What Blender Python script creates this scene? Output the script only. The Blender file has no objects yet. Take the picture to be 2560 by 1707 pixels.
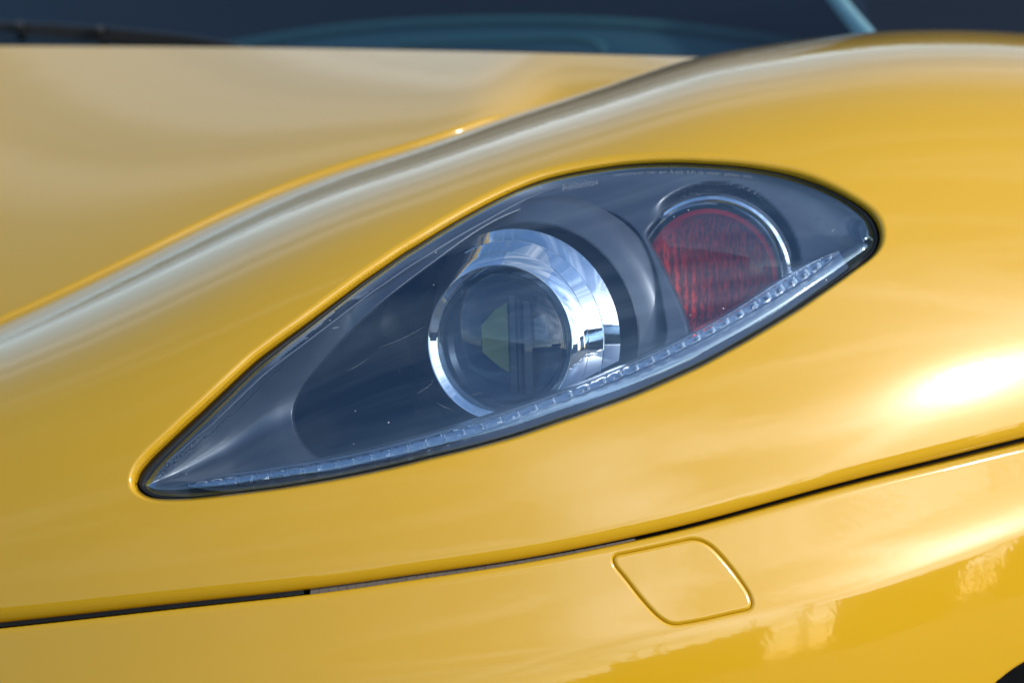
import bpy, bmesh, math, random
import numpy as np
from mathutils import Vector, Matrix
from mathutils.geometry import delaunay_2d_cdt

random.seed(4)
rad = math.radians
SC = bpy.context.scene
COL = SC.collection

# ------------------------------------------------------------------ camera
FOCAL = 150.0
PITCH = rad(15.0)
FPX = FOCAL / 36.0 * 2560.0            # focal length in photograph pixels
D0 = 2.50                              # distance to the lamp
TGT = Vector((0.0, 0.0, 0.66))         # lamp centre, above the ground
FWD = Vector((0.0, math.cos(PITCH), -math.sin(PITCH)))
UPV = Vector((0.0, math.sin(PITCH), math.cos(PITCH)))
RGT = Vector((1.0, 0.0, 0.0))
CAMLOC = TGT - FWD * D0
cam_d = bpy.data.cameras.new('camera')
cam = bpy.data.objects.new('camera', cam_d)
COL.objects.link(cam)
cam.matrix_world = Matrix((
    (RGT.x, UPV.x, -FWD.x, CAMLOC.x),
    (RGT.y, UPV.y, -FWD.y, CAMLOC.y),
    (RGT.z, UPV.z, -FWD.z, CAMLOC.z),
    (0, 0, 0, 1)))
cam_d.lens = FOCAL
cam_d.sensor_width = 36.0
cam_d.clip_end = 3000.0
cam_d.clip_start = 0.05
cam_d.dof.use_dof = True
cam_d.dof.focus_distance = 2.545
cam_d.dof.aperture_fstop = 5.0
cam_d.dof.aperture_blades = 0
SC.camera = cam

# ------------------------------------------------------------------ sky, sun, exposure
SUN_AZ = 58.0      # degrees to the right of straight behind the camera
SUN_EL = 27.0
sun_vec = Vector((math.sin(rad(SUN_AZ)) * math.cos(rad(SUN_EL)),
                  -math.cos(rad(SUN_AZ)) * math.cos(rad(SUN_EL)),
                  math.sin(rad(SUN_EL))))
world = bpy.data.worlds.new('World')
SC.world = world
world.use_nodes = True
wn, wl = world.node_tree.nodes, world.node_tree.links
wn.clear()
w_out = wn.new('ShaderNodeOutputWorld')
w_bg = wn.new('ShaderNodeBackground')
w_bg.inputs['Strength'].default_value = 0.15
sky = wn.new('ShaderNodeTexSky')
sky.sky_type = 'NISHITA'
sky.sun_disc = False
sky.sun_elevation = rad(SUN_EL)
sky.sun_rotation = math.atan2(sun_vec.x, sun_vec.y)
sky.altitude = 0.0
sky.air_density = 1.4
sky.dust_density = 1.1
sky.ozone_density = 3.0
# broken cloud over the whole sky, laid out on a flat cloud layer
tc = wn.new('ShaderNodeTexCoord')
sep = wn.new('ShaderNodeSeparateXYZ')
wl.new(tc.outputs['Generated'], sep.inputs[0])
zc = wn.new('ShaderNodeMath'); zc.operation = 'MAXIMUM'; zc.inputs[1].default_value = 0.0
wl.new(sep.outputs['Z'], zc.inputs[0])
za = wn.new('ShaderNodeMath'); za.operation = 'ADD'; za.inputs[1].default_value = 0.16
wl.new(zc.outputs[0], za.inputs[0])
dx = wn.new('ShaderNodeMath'); dx.operation = 'DIVIDE'
wl.new(sep.outputs['X'], dx.inputs[0]); wl.new(za.outputs[0], dx.inputs[1])
dy = wn.new('ShaderNodeMath'); dy.operation = 'DIVIDE'
wl.new(sep.outputs['Y'], dy.inputs[0]); wl.new(za.outputs[0], dy.inputs[1])
cmb = wn.new('ShaderNodeCombineXYZ')
wl.new(dx.outputs[0], cmb.inputs[0]); wl.new(dy.outputs[0], cmb.inputs[1])
cmb.inputs[2].default_value = 14.5
nz = wn.new('ShaderNodeTexNoise')
nz.inputs['Scale'].default_value = 0.85
nz.inputs['Detail'].default_value = 7.0
nz.inputs['Roughness'].default_value = 0.56
nz.inputs['Distortion'].default_value = 0.35
wl.new(cmb.outputs[0], nz.inputs['Vector'])
cr = wn.new('ShaderNodeValToRGB')
cr.color_ramp.elements[0].position = 0.53
cr.color_ramp.elements[0].color = (0, 0, 0, 1)
cr.color_ramp.elements[1].position = 0.74
cr.color_ramp.elements[1].color = (1, 1, 1, 1)
hz = wn.new('ShaderNodeMapRange')
hz.inputs[1].default_value = 0.0; hz.inputs[2].default_value = 0.10
wl.new(sep.outputs['Z'], hz.inputs[0])
cf = wn.new('ShaderNodeMath'); cf.operation = 'MULTIPLY'
wl.new(cr.outputs['Color'], cf.inputs[0]); wl.new(hz.outputs[0], cf.inputs[1])
# less cloud overhead, more towards the horizon
zt = wn.new('ShaderNodeMapRange')
zt.inputs[1].default_value = 0.45; zt.inputs[2].default_value = 0.95
zt.inputs[3].default_value = 0.06; zt.inputs[4].default_value = -0.10
wl.new(sep.outputs['Z'], zt.inputs[0])
zs = wn.new('ShaderNodeMath'); zs.operation = 'ADD'
wl.new(nz.outputs['Fac'], zs.inputs[0]); wl.new(zt.outputs[0], zs.inputs[1])
wl.new(zs.outputs[0], cr.inputs[0])
wmix = wn.new('ShaderNodeMixRGB')
wmix.blend_type = 'ADD'
wmix.inputs['Color2'].default_value = (4.6, 4.7, 4.8, 1)
mpc = wn.new('ShaderNodeMapping'); mpc.inputs['Rotation'].default_value = (0, 0, 0.7); mpc.inputs['Scale'].default_value = (0.55, 2.6, 1.0)
wl.new(cmb.outputs[0], mpc.inputs['Vector'])
nc = wn.new('ShaderNodeTexNoise'); nc.inputs['Scale'].default_value = 1.3; nc.inputs['Detail'].default_value = 9; nc.inputs['Roughness'].default_value = 0.62; nc.inputs['Distortion'].default_value = 0.8
wl.new(mpc.outputs[0], nc.inputs['Vector'])
rc_ = wn.new('ShaderNodeMapRange'); rc_.inputs[1].default_value = 0.49; rc_.inputs[2].default_value = 0.68; rc_.inputs[3].default_value = 0.0; rc_.inputs[4].default_value = 0.46
wl.new(nc.outputs['Fac'], rc_.inputs[0])
chz = wn.new('ShaderNodeMath'); chz.operation = 'MULTIPLY'
wl.new(rc_.outputs[0], chz.inputs[0]); wl.new(hz.outputs[0], chz.inputs[1])
cmx = wn.new('ShaderNodeMath'); cmx.operation = 'MAXIMUM'
wl.new(cf.outputs[0], cmx.inputs[0]); wl.new(chz.outputs[0], cmx.inputs[1])
wl.new(cmx.outputs[0], wmix.inputs['Fac'])
sdot = wn.new('ShaderNodeVectorMath'); sdot.operation = 'DOT_PRODUCT'; sdot.inputs[1].default_value = tuple(sun_vec)
wl.new(tc.outputs['Generated'], sdot.inputs[0])
sd0 = wn.new('ShaderNodeMath'); sd0.operation = 'MAXIMUM'; sd0.inputs[1].default_value = 0.0
wl.new(sdot.outputs['Value'], sd0.inputs[0])
sp_ = wn.new('ShaderNodeMath'); sp_.operation = 'POWER'; sp_.inputs[1].default_value = 5.0
wl.new(sd0.outputs[0], sp_.inputs[0])
sm_ = wn.new('ShaderNodeMath'); sm_.operation = 'MULTIPLY_ADD'; sm_.inputs[1].default_value = 5.0; sm_.inputs[2].default_value = 0.75
wl.new(sp_.outputs[0], sm_.inputs[0])
ccol = wn.new('ShaderNodeVectorMath'); ccol.operation = 'SCALE'; ccol.inputs[0].default_value = (4.6, 4.65, 4.7)
wl.new(sm_.outputs[0], ccol.inputs['Scale'])
wl.new(ccol.outputs[0], wmix.inputs['Color2'])
wl.new(sky.outputs[0], wmix.inputs['Color1'])
wl.new(wmix.outputs[0], w_bg.inputs['Color'])
wl.new(w_bg.outputs[0], w_out.inputs[0])

sun_d = bpy.data.lights.new('sun', 'SUN')
sun_d.energy = 2.0
sun_d.angle = rad(3.6)
sun_d.color = (1.0, 0.93, 0.82)
sun = bpy.data.objects.new('sun', sun_d)
COL.objects.link(sun)
sun.rotation_euler = (-sun_vec).to_track_quat('-Z', 'Y').to_euler()
sun.location = sun_vec * 20

SC.view_settings.view_transform = 'Standard'
SC.view_settings.look = 'None'
SC.view_settings.exposure = 0.65
SC.view_settings.gamma = 1.0
SC.view_settings.use_curve_mapping = False
SC.render.engine = 'CYCLES'
SC.cycles.max_bounces = 14
SC.cycles.transmission_bounces = 10
SC.cycles.transparent_max_bounces = 16
SC.cycles.glossy_bounces = 6
SC.cycles.caustics_reflective = True
SC.cycles.caustics_refractive = True
SC.cycles.sample_clamp_indirect = 4.0
SC.cycles.use_denoising = True

# ------------------------------------------------------------------ helpers
CAMN = np.array(CAMLOC); RN = np.array(RGT); UN = np.array(UPV); FN = np.array(FWD)

def P(u, v, d):
    """a place along the line of sight (u, v), d metres out -> world position"""
    u = np.asarray(u, float); v = np.asarray(v, float); d = np.asarray(d, float)
    x = (u - 1280.0) / FPX * d
    y = -(v - 853.5) / FPX * d
    return CAMN + x[..., None] * RN + y[..., None] * UN + d[..., None] * FN

def pv(u, v, d):
    return Vector(P(np.array(u), np.array(v), np.array(d)))

PX = D0 / FPX      # metres per pixel at the lamp

class Spl:
    """natural cubic spline y(x), linear outside"""
    def __init__(s, pts):
        p = np.array(pts, float); s.x = p[:, 0]; s.y = p[:, 1]
        n = len(s.x); h = np.diff(s.x)
        A = np.eye(n); b = np.zeros(n)
        for i in range(1, n - 1):
            A[i, i - 1] = h[i - 1]; A[i, i] = 2 * (h[i - 1] + h[i]); A[i, i + 1] = h[i]
            b[i] = 6 * ((s.y[i + 1] - s.y[i]) / h[i] - (s.y[i] - s.y[i - 1]) / h[i - 1])
        s.m = np.linalg.solve(A, b); s.h = h
    def __call__(s, q):
        q = np.asarray(q, float)
        i = np.clip(np.searchsorted(s.x, q) - 1, 0, len(s.x) - 2)
        qc = np.clip(q, s.x[0], s.x[-1])
        h = s.h[i]; a = (s.x[i + 1] - qc) / h; b = (qc - s.x[i]) / h
        y = a * s.y[i] + b * s.y[i + 1] + ((a**3 - a) * s.m[i] + (b**3 - b) * s.m[i + 1]) * h * h / 6
        k0 = (s.y[1] - s.y[0]) / s.h[0] - s.h[0] / 6 * s.m[1]
        k1 = (s.y[-1] - s.y[-2]) / s.h[-1] + s.h[-1] / 6 * s.m[-2]
        y = np.where(q < s.x[0], s.y[0] + (q - s.x[0]) * k0, y)
        y = np.where(q > s.x[-1], s.y[-1] + (q - s.x[-1]) * k1, y)
        return y

def sstep(a, b, x):
    t = np.clip((x - a) / (b - a), 0, 1)
    return t * t * (3 - 2 * t)

def closed_smooth(pts, n, smooth=6):
    """resample a closed outline evenly with Catmull-Rom and low-pass it"""
    p = np.array(pts, float); m = len(p); out = []
    for i in range(m):
        a, b, c, d = p[i - 1], p[i], p[(i + 1) % m], p[(i + 2) % m]
        for t in np.linspace(0, 1, 24, endpoint=False):
            out.append(0.5 * (2 * b + (c - a) * t + (2 * a - 5 * b + 4 * c - d) * t * t + (3 * b - a - 3 * c + d) * t**3))
    o = np.array(out)
    def resamp(o):
        seg = np.linalg.norm(np.roll(o, -1, 0) - o, axis=1)
        s = np.concatenate([[0], np.cumsum(seg)])
        oo = np.vstack([o, o[:1]])
        q = np.linspace(0, s[-1], n, endpoint=False)
        return np.stack([np.interp(q, s, oo[:, 0]), np.interp(q, s, oo[:, 1])], 1)
    o = resamp(o)
    for _ in range(smooth):
        o = 0.25 * np.roll(o, 1, 0) + 0.5 * o + 0.25 * np.roll(o, -1, 0)
    return resamp(o)

def area2(o):
    x, y = o[:, 0], o[:, 1]
    return np.sum(x * np.roll(y, -1) - np.roll(x, -1) * y)

def outnorm(o):
    t = np.roll(o, -1, 0) - np.roll(o, 1, 0)
    t /= np.linalg.norm(t, axis=1)[:, None]
    n = np.stack([t[:, 1], -t[:, 0]], 1)
    if area2(o) < 0: n = -n
    return n

def poly_dist(o, u, v, attr=None):
    """signed distance; far from the outline a coarse outline is good enough"""
    u = np.asarray(u, float).ravel(); v = np.asarray(v, float).ravel()
    if len(o) < 100 or len(u) < 600:
        return poly_dist_full(o, u, v, attr)
    st = 6
    oc = o[::st]
    D = poly_dist_full(oc, u, v)
    near = np.abs(D) < 75
    if attr is None:
        if near.any(): D[near] = poly_dist_full(o, u[near], v[near])
        return D
    A = np.full(len(u), float(attr.mean()))
    if near.any():
        D[near], A[near] = poly_dist_full(o, u[near], v[near], attr)
    return D, A

def poly_dist_full(o, u, v, attr=None):
    """signed distance (positive outside) to a closed outline, optionally an attribute of the nearest place"""
    u = np.asarray(u, float).ravel(); v = np.asarray(v, float).ravel()
    a = o; b = np.roll(o, -1, 0); e = b - a; ee = (e**2).sum(1)
    D = np.empty(len(u)); AT = np.empty(len(u)) if attr is not None else None
    CH = 4000
    for s in range(0, len(u), CH):
        p = np.stack([u[s:s + CH], v[s:s + CH]], 1)
        w = p[:, None, :] - a[None]
        t = np.clip((w * e[None]).sum(2) / ee[None], 0, 1)
        dd = ((w - t[..., None] * e[None])**2).sum(2)
        k = dd.argmin(1); r = np.arange(len(p))
        d = np.sqrt(dd[r, k])
        c = (a[None, :, 1] > p[:, None, 1]) != (b[None, :, 1] > p[:, None, 1])
        with np.errstate(divide='ignore', invalid='ignore'):
            xi = a[None, :, 0] + (p[:, None, 1] - a[None, :, 1]) * e[None, :, 0] / e[None, :, 1]
        ins = ((c & (p[:, None, 0] < xi)).sum(1) % 2) == 1
        D[s:s + CH] = np.where(ins, -d, d)
        if attr is not None:
            tk = t[r, k]
            AT[s:s + CH] = attr[k] * (1 - tk) + np.roll(attr, -1)[k] * tk
    return (D, AT) if attr is not None else D

def fillet(d, w, e, wall=0.005):
    """how far an edge rolls in: d px from the edge, roll width w px, depth e m; beyond the edge a steep wall"""
    x = np.clip(1 - d / w, 0, 1)
    r = e * (1 - np.sqrt(np.clip(1 - x * x, 0, 1)))
    return np.where(d < 0, e + (-d) * wall, r)

# ------------------------------------------------------------------ objects
def set_props(o, label=None, cat=None, kind=None, group=None):
    if label: o['label'] = label
    if cat: o['category'] = cat
    if kind: o['kind'] = kind
    if group: o['group'] = group
    return o

def link(o, parent=None):
    COL.objects.link(o)
    if parent is not None:
        o.parent = parent
        o.matrix_parent_inverse = Matrix.Translation(-ORIGIN[parent.name]) if parent.name in ORIGIN else Matrix()
    return o
ORIGIN = {}

def mesh_obj(name, verts, faces, mat, parent=None, normals=None, sharp=None, smooth=True):
    me = bpy.data.meshes.new(name)
    me.from_pydata([tuple(map(float, v)) for v in verts], [], [tuple(map(int, f)) for f in faces])
    me.update()
    if smooth:
        me.polygons.foreach_set('use_smooth', [True] * len(me.polygons))
    if normals is not None:
        me.normals_split_custom_set_from_vertices([tuple(map(float, n)) for n in normals])
    elif sharp is not None:
        me.set_sharp_from_angle(angle=rad(sharp))
    me.materials.append(mat)
    return link(bpy.data.objects.new(name, me), parent)

def fix_wind(verts, faces, normals):
    v = np.asarray(verts); f = np.asarray(faces); n = np.asarray(normals)
    fn = np.cross(v[f[:, 1]] - v[f[:, 0]], v[f[:, 2]] - v[f[:, 0]])
    flip = (fn * n[f].mean(1)).sum(1) < 0
    f[flip] = f[flip][:, ::-1]
    return f

def cdt(points, loops, eps=1e-4):
    """triangulate points plus closed constraint loops; returns verts and tris"""
    V = [Vector((float(p[0]), float(p[1]))) for p in points]
    E = []
    for lp in loops:
        s = len(V); V += [Vector((float(p[0]), float(p[1]))) for p in lp]
        m = len(lp)
        E += [(s + i, s + (i + 1) % m) for i in range(m)]
    r = delaunay_2d_cdt(V, E, [], 0, eps)
    return np.array([(p.x, p.y) for p in r[0]]), np.array([f for f in r[2] if len(f) == 3])

def bands(rings, closed=True):
    """triangles of a strip of rings that all have the same number of points"""
    n = len(rings[0]); V = np.vstack(rings); T = []
    for k in range(len(rings) - 1):
        for i in range(n if closed else n - 1):
            j = (i + 1) % n
            a, b, c, d = k * n + i, k * n + j, (k + 1) * n + j, (k + 1) * n + i
            T += [(a, b, c), (a, c, d)]
    return V, np.array(T)

def merge(*parts):
    vs, ts, o = [], [], 0
    for V, T in parts:
        vs.append(V); ts.append(np.asarray(T) + o); o += len(V)
    return np.vstack(vs), np.vstack(ts)

def inside(o, p):
    return poly_dist(o, p[:, 0], p[:, 1]) < 0

def lathe(name, prof, frame, mat, parent, n=96, sharp=30, arc=(0, 360), cap=False):
    """prof: (t along axis, radius); frame: origin, axis, e1, e2"""
    O, A, E1, E2 = frame
    full = abs(arc[1] - arc[0] - 360) < 1e-6
    m = n if full else n + 1
    ang = [rad(arc[0] + (arc[1] - arc[0]) * i / n) for i in range(m)]
    vs, fs = [], []
    for t, r in prof:
        for a in ang:
            vs.append(O + A * t + (E1 * math.cos(a) + E2 * math.sin(a)) * r)
    for k in range(len(prof) - 1):
        for i in range(n):
            j = (i + 1) % m
            fs.append((k * m + i, k * m + j, (k + 1) * m + j, (k + 1) * m + i))
    return mesh_obj(name, vs, fs, mat, parent, sharp=sharp)

def tube(name, pts, r, mat, parent, n=10, flat=1.0):
    pts = [Vector(p) for p in pts]; m = len(pts); vs, fs = [], []
    for i, p in enumerate(pts):
        t = (pts[min(i + 1, m - 1)] - pts[max(i - 1, 0)]).normalized()
        side = t.cross(FWD).normalized(); up = side.cross(t).normalized()
        rr = r[i] if hasattr(r, '__len__') else r
        for k in range(n):
            a = 2 * math.pi * k / n
            vs.append(p + side * (math.cos(a) * rr) + up * (math.sin(a) * rr * flat))
    for i in range(m - 1):
        for k in range(n):
            j = (k + 1) % n
            fs.append((i * n + k, i * n + j, (i + 1) * n + j, (i + 1) * n + k))
    fs.append(tuple(range(n))[::-1]); fs.append(tuple(range((m - 1) * n, m * n)))
    return mesh_obj(name, vs, fs, mat, parent, sharp=50)

# ------------------------------------------------------------------ materials
def mat_new(name):
    m = bpy.data.materials.new(name); m.use_nodes = True
    return m, m.node_tree.nodes, m.node_tree.links, m.node_tree.nodes['Principled BSDF']

def simple(name, col, rough=0.5, metal=0.0, spec=0.5, coat=0.0, coat_rough=0.03, noise=None, bump=None):
    m, n, l, b = mat_new(name)
    b.inputs['Base Color'].default_value = (*col, 1)
    b.inputs['Roughness'].default_value = rough
    b.inputs['Metallic'].default_value = metal
    b.inputs['Specular IOR Level'].default_value = spec
    b.inputs['Coat Weight'].default_value = coat
    b.inputs['Coat Roughness'].default_value = coat_rough
    if noise:
        sc, amt = noise
        t = n.new('ShaderNodeTexNoise'); t.inputs['Scale'].default_value = sc; t.inputs['Detail'].default_value = 6
        g = n.new('ShaderNodeNewGeometry'); l.new(g.outputs['Position'], t.inputs['Vector'])
        mr = n.new('ShaderNodeMapRange'); mr.inputs[3].default_value = max(0, rough - amt); mr.inputs[4].default_value = rough + amt
        l.new(t.outputs['Fac'], mr.inputs[0]); l.new(mr.outputs[0], b.inputs['Roughness'])
    if bump:
        sc, st = bump
        t = n.new('ShaderNodeTexNoise'); t.inputs['Scale'].default_value = sc; t.inputs['Detail'].default_value = 3
        g = n.new('ShaderNodeNewGeometry'); l.new(g.outputs['Position'], t.inputs['Vector'])
        bp = n.new('ShaderNodeBump'); bp.inputs['Strength'].default_value = st; bp.inputs['Distance'].default_value = 0.0005
        l.new(t.outputs['Fac'], bp.inputs['Height']); l.new(bp.outputs[0], b.inputs['Normal'])
    return m

def paint():
    m, n, l, b = mat_new('yellow_paint')
    g = n.new('ShaderNodeNewGeometry')
    b.inputs['Base Color'].default_value = (0.455, 0.255, 0.006, 1)
    b.inputs['Roughness'].default_value = 0.21
    b.inputs['Specular IOR Level'].default_value = 0.12
    b.inputs['Coat Weight'].default_value = 1.0
    b.inputs['Coat IOR'].default_value = 1.5
    t = n.new('ShaderNodeTexNoise'); t.inputs['Scale'].default_value = 14; t.inputs['Detail'].default_value = 8
    l.new(g.outputs['Position'], t.inputs['Vector'])
    mr = n.new('ShaderNodeMapRange'); mr.inputs[1].default_value = 0.3; mr.inputs[2].default_value = 0.7
    mr.inputs[3].default_value = 0.035; mr.inputs[4].default_value = 0.06
    l.new(t.outputs['Fac'], mr.inputs[0]); l.new(mr.outputs[0], b.inputs['Coat Roughness'])
    # faint orange peel in the lacquer
    op = n.new('ShaderNodeTexNoise'); op.inputs['Scale'].default_value = 160; op.inputs['Detail'].default_value = 1.5
    l.new(g.outputs['Position'], op.inputs['Vector'])
    bp = n.new('ShaderNodeBump'); bp.inputs['Strength'].default_value = 0.10; bp.inputs['Distance'].default_value = 0.0004
    l.new(op.outputs['Fac'], bp.inputs['Height'])
    # long shallow waves left by polishing
    mp = n.new('ShaderNodeMapping'); mp.inputs['Rotation'].default_value = (0.3, 0.75, 0.4); mp.inputs['Scale'].default_value = (4.0, 30.0, 38.0)
    l.new(g.outputs['Position'], mp.inputs['Vector'])
    wv = n.new('ShaderNodeTexNoise'); wv.inputs['Scale'].default_value = 1.0; wv.inputs['Detail'].default_value = 4
    l.new(mp.outputs[0], wv.inputs['Vector'])
    bp2 = n.new('ShaderNodeBump'); bp2.inputs['Strength'].default_value = 0.10; bp2.inputs['Distance'].default_value = 0.0012
    l.new(wv.outputs['Fac'], bp2.inputs['Height']); l.new(bp.outputs[0], bp2.inputs['Normal'])
    l.new(bp2.outputs[0], b.inputs['Coat Normal'])
    # tiny dark chips and dust specks
    vo = n.new('ShaderNodeTexVoronoi'); vo.inputs['Scale'].default_value = 26
    l.new(g.outputs['Position'], vo.inputs['Vector'])
    th = n.new('ShaderNodeMath'); th.operation = 'LESS_THAN'; th.inputs[1].default_value = 0.016
    l.new(vo.outputs['Distance'], th.inputs[0])
    rs = n.new('ShaderNodeSeparateColor'); l.new(vo.outputs['Color'], rs.inputs[0])
    pk = n.new('ShaderNodeMath'); pk.operation = 'GREATER_THAN'; pk.inputs[1].default_value = 0.8
    l.new(rs.outputs[0], pk.inputs[0])
    mu = n.new('ShaderNodeMath'); mu.operation = 'MULTIPLY'; l.new(th.outputs[0], mu.inputs[0]); l.new(pk.outputs[0], mu.inputs[1])
    mu2 = n.new('ShaderNodeMath'); mu2.operation = 'MULTIPLY'; mu2.inputs[1].default_value = 0.55; l.new(mu.outputs[0], mu2.inputs[0])
    mx = n.new('ShaderNodeMixRGB'); mx.inputs['Color1'].default_value = (0.455, 0.255, 0.006, 1)
    mx.inputs['Color2'].default_value = (0.16, 0.09, 0.02, 1)
    l.new(mu2.outputs[0], mx.inputs['Fac']); l.new(mx.outputs[0], b.inputs['Base Color'])
    return m

def thin_glass(name, ior=1.55, gain=1.7, tint=(0.93, 0.95, 0.97), rough=0.0, dust=0.0, gcol=(1, 1, 1), scuff=0.0):
    """clear sheet: light passes straight through, both faces mirror by Fresnel"""
    m, n, l, b = mat_new(name)
    n.remove(b)
    out = [x for x in n if x.type == 'OUTPUT_MATERIAL'][0]
    tr = n.new('ShaderNodeBsdfTransparent'); tr.inputs[0].default_value = (*tint, 1)
    gl = n.new('ShaderNodeBsdfGlossy'); gl.inputs['Roughness'].default_value = rough
    gl.inputs['Color'].default_value = (*gcol, 1)
    if scuff > 0:
        g2 = n.new('ShaderNodeBsdfGlossy'); g2.inputs['Roughness'].default_value = 0.2; g2.inputs['Color'].default_value = (*gcol, 1)
        gm = n.new('ShaderNodeMixShader'); gm.inputs[0].default_value = scuff
        l.new(gl.outputs[0], gm.inputs[1]); l.new(g2.outputs[0], gm.inputs[2]); gl = gm
    lw = n.new('ShaderNodeLayerWeight'); lw.inputs['Blend'].default_value = 0.5
    p5 = n.new('ShaderNodeMath'); p5.operation = 'POWER'; p5.inputs[1].default_value = 5.0
    l.new(lw.outputs['Facing'], p5.inputs[0])
    f0 = ((ior - 1) / (ior + 1)) ** 2
    fr_ = n.new('ShaderNodeMath'); fr_.operation = 'MULTIPLY_ADD'; fr_.inputs[1].default_value = 1 - f0; fr_.inputs[2].default_value = f0
    l.new(p5.outputs[0], fr_.inputs[0])
    mu = n.new('ShaderNodeMath'); mu.operation = 'MULTIPLY'; mu.use_clamp = True; mu.inputs[1].default_value = gain
    l.new(fr_.outputs[0], mu.inputs[0])
    mx = n.new('ShaderNodeMixShader')
    l.new(mu.outputs[0], mx.inputs[0]); l.new(tr.outputs[0], mx.inputs[1]); l.new(gl.outputs[0], mx.inputs[2])
    last = mx
    if dust > 0:
        g = n.new('ShaderNodeNewGeometry')
        vo = n.new('ShaderNodeTexVoronoi'); vo.inputs['Scale'].default_value = 110
        l.new(g.outputs['Position'], vo.inputs['Vector'])
        rs = n.new('ShaderNodeSeparateColor'); l.new(vo.outputs['Color'], rs.inputs[0])
        sz = n.new('ShaderNodeMath'); sz.operation = 'MULTIPLY_ADD'; sz.inputs[1].default_value = 0.09; sz.inputs[2].default_value = -0.035
        l.new(rs.outputs[0], sz.inputs[0])
        th = n.new('ShaderNodeMath'); th.operation = 'LESS_THAN'
        l.new(vo.outputs['Distance'], th.inputs[0]); l.new(sz.outputs[0], th.inputs[1])
        nf = n.new('ShaderNodeTexNoise'); nf.inputs['Scale'].default_value = 22; nf.inputs['Detail'].default_value = 7
        l.new(g.outputs['Position'], nf.inputs['Vector'])
        mr = n.new('ShaderNodeMapRange'); mr.inputs[1].default_value = 0.45; mr.inputs[2].default_value = 0.8
        mr.inputs[3].default_value = 0.0; mr.inputs[4].default_value = dust
        l.new(nf.outputs['Fac'], mr.inputs[0])
        m5 = n.new('ShaderNodeMath'); m5.operation = 'MULTIPLY'; m5.inputs[1].default_value = 0.5
        l.new(th.outputs[0], m5.inputs[0])
        ad = n.new('ShaderNodeMath'); ad.operation = 'ADD'; ad.use_clamp = True
        l.new(m5.outputs[0], ad.inputs[0]); l.new(mr.outputs[0], ad.inputs[1])
        df = n.new('ShaderNodeBsdfDiffuse'); df.inputs[0].default_value = (0.7, 0.7, 0.68, 1)
        m2 = n.new('ShaderNodeMixShader')
        l.new(ad.outputs[0], m2.inputs[0]); l.new(mx.outputs[0], m2.inputs[1]); l.new(df.outputs[0], m2.inputs[2])
        last = m2
    l.new(last.outputs[0], out.inputs[0])
    return m

M = {}
M['paint'] = paint()
M['lens'] = thin_glass('clear_lens', 1.6, 2.4, (0.82, 0.89, 0.97), 0.01, dust=0.015, gcol=(0.54, 0.78, 1.0), scuff=0.12)
M['rubber'] = simple('black_rubber', (0.012, 0.012, 0.013), 0.45, spec=0.4, noise=(60, 0.1))
M['bezel'] = simple('satin_charcoal', (0.045, 0.050, 0.062), 0.40, metal=0.4, spec=0.6, coat=0.7, coat_rough=0.26, bump=(900, 0.15))
M['bezel_mid'] = simple('satin_grey', (0.11, 0.115, 0.13), 0.38, metal=0.5, spec=0.5, bump=(900, 0.1))
M['housing'] = simple('housing_black', (0.012, 0.013, 0.016), 0.5, spec=0.3)
M['chrome'] = simple('chrome', (0.86, 0.87, 0.88), 0.035, metal=1.0)
M['silver'] = simple('silvered_facets', (0.8, 0.82, 0.85), 0.08, metal=1.0)
M['dark'] = simple('under_body_black', (0.008, 0.008, 0.008), 0.8, spec=0.2)
M['olive'] = simple('olive_reflector', (0.28, 0.29, 0.11), 0.35, metal=0.3, noise=(200, 0.1))
M['grey_in'] = simple('lamp_inner_grey', (0.055, 0.070, 0.10), 0.35, metal=0.4)
M['strip'] = simple('grey_brown_strip', (0.105, 0.088, 0.075), 0.75, bump=(500, 0.5))
M['trim'] = simple('pale_trim', (0.32, 0.44, 0.44), 0.45)
M['dash'] = simple('dash_teal', (0.035, 0.075, 0.085), 0.6, bump=(300, 0.2))
M['cabin'] = simple('cabin_dark', (0.003, 0.006, 0.013), 0.7, spec=0.08)
M['screen'] = thin_glass('windscreen_glass', 1.45, 1.2, (0.55, 0.72, 0.78), 0.0)
M['tyre'] = simple('tyre_rubber', (0.060, 0.062, 0.072), 0.6, bump=(250, 0.4))

def red_glass():
    m = thin_glass('red_clear', 1.5, 1.3, (0.86, 0.31, 0.19), 0.03)
    return m
M['red'] = red_glass()
M['orange_plain'] = simple('orange_flutes', (0.80, 0.22, 0.07), 0.22, metal=0.5, noise=(300, 0.12))
def mottled():
    m, n, l, b = mat_new('orange_flutes')
    g = n.new('ShaderNodeNewGeometry'); mp = n.new('ShaderNodeMapping'); mp.inputs['Scale'].default_value = (760, 760, 130)
    l.new(g.outputs['Position'], mp.inputs['Vector'])
    t = n.new('ShaderNodeTexNoise'); t.inputs['Scale'].default_value = 1.0; t.inputs['Detail'].default_value = 4; t.inputs['Roughness'].default_value = 0.6
    l.new(mp.outputs[0], t.inputs['Vector'])
    c = n.new('ShaderNodeValToRGB'); c.color_ramp.elements[0].position = 0.38; c.color_ramp.elements[0].color = (0.22, 0.10, 0.09, 1)
    c.color_ramp.elements[1].position = 0.62; c.color_ramp.elements[1].color = (0.95, 0.30, 0.09, 1)
    l.new(t.outputs['Fac'], c.inputs[0]); l.new(c.outputs[0], b.inputs['Base Color'])
    b.inputs['Metallic'].default_value = 0.35; b.inputs['Roughness'].default_value = 0.25
    return m
M['orange'] = mottled()
M['clear'] = thin_glass('clear_light_guide', 1.5, 2.6, (0.86, 0.91, 0.96), 0.05)
M['satin_silver'] = simple('satin_silver', (0.25, 0.275, 0.32), 0.28, metal=0.85)
M['glint'] = simple('white_facets', (0.88, 0.89, 0.90), 0.12, spec=0.8, coat=1.0)

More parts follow.
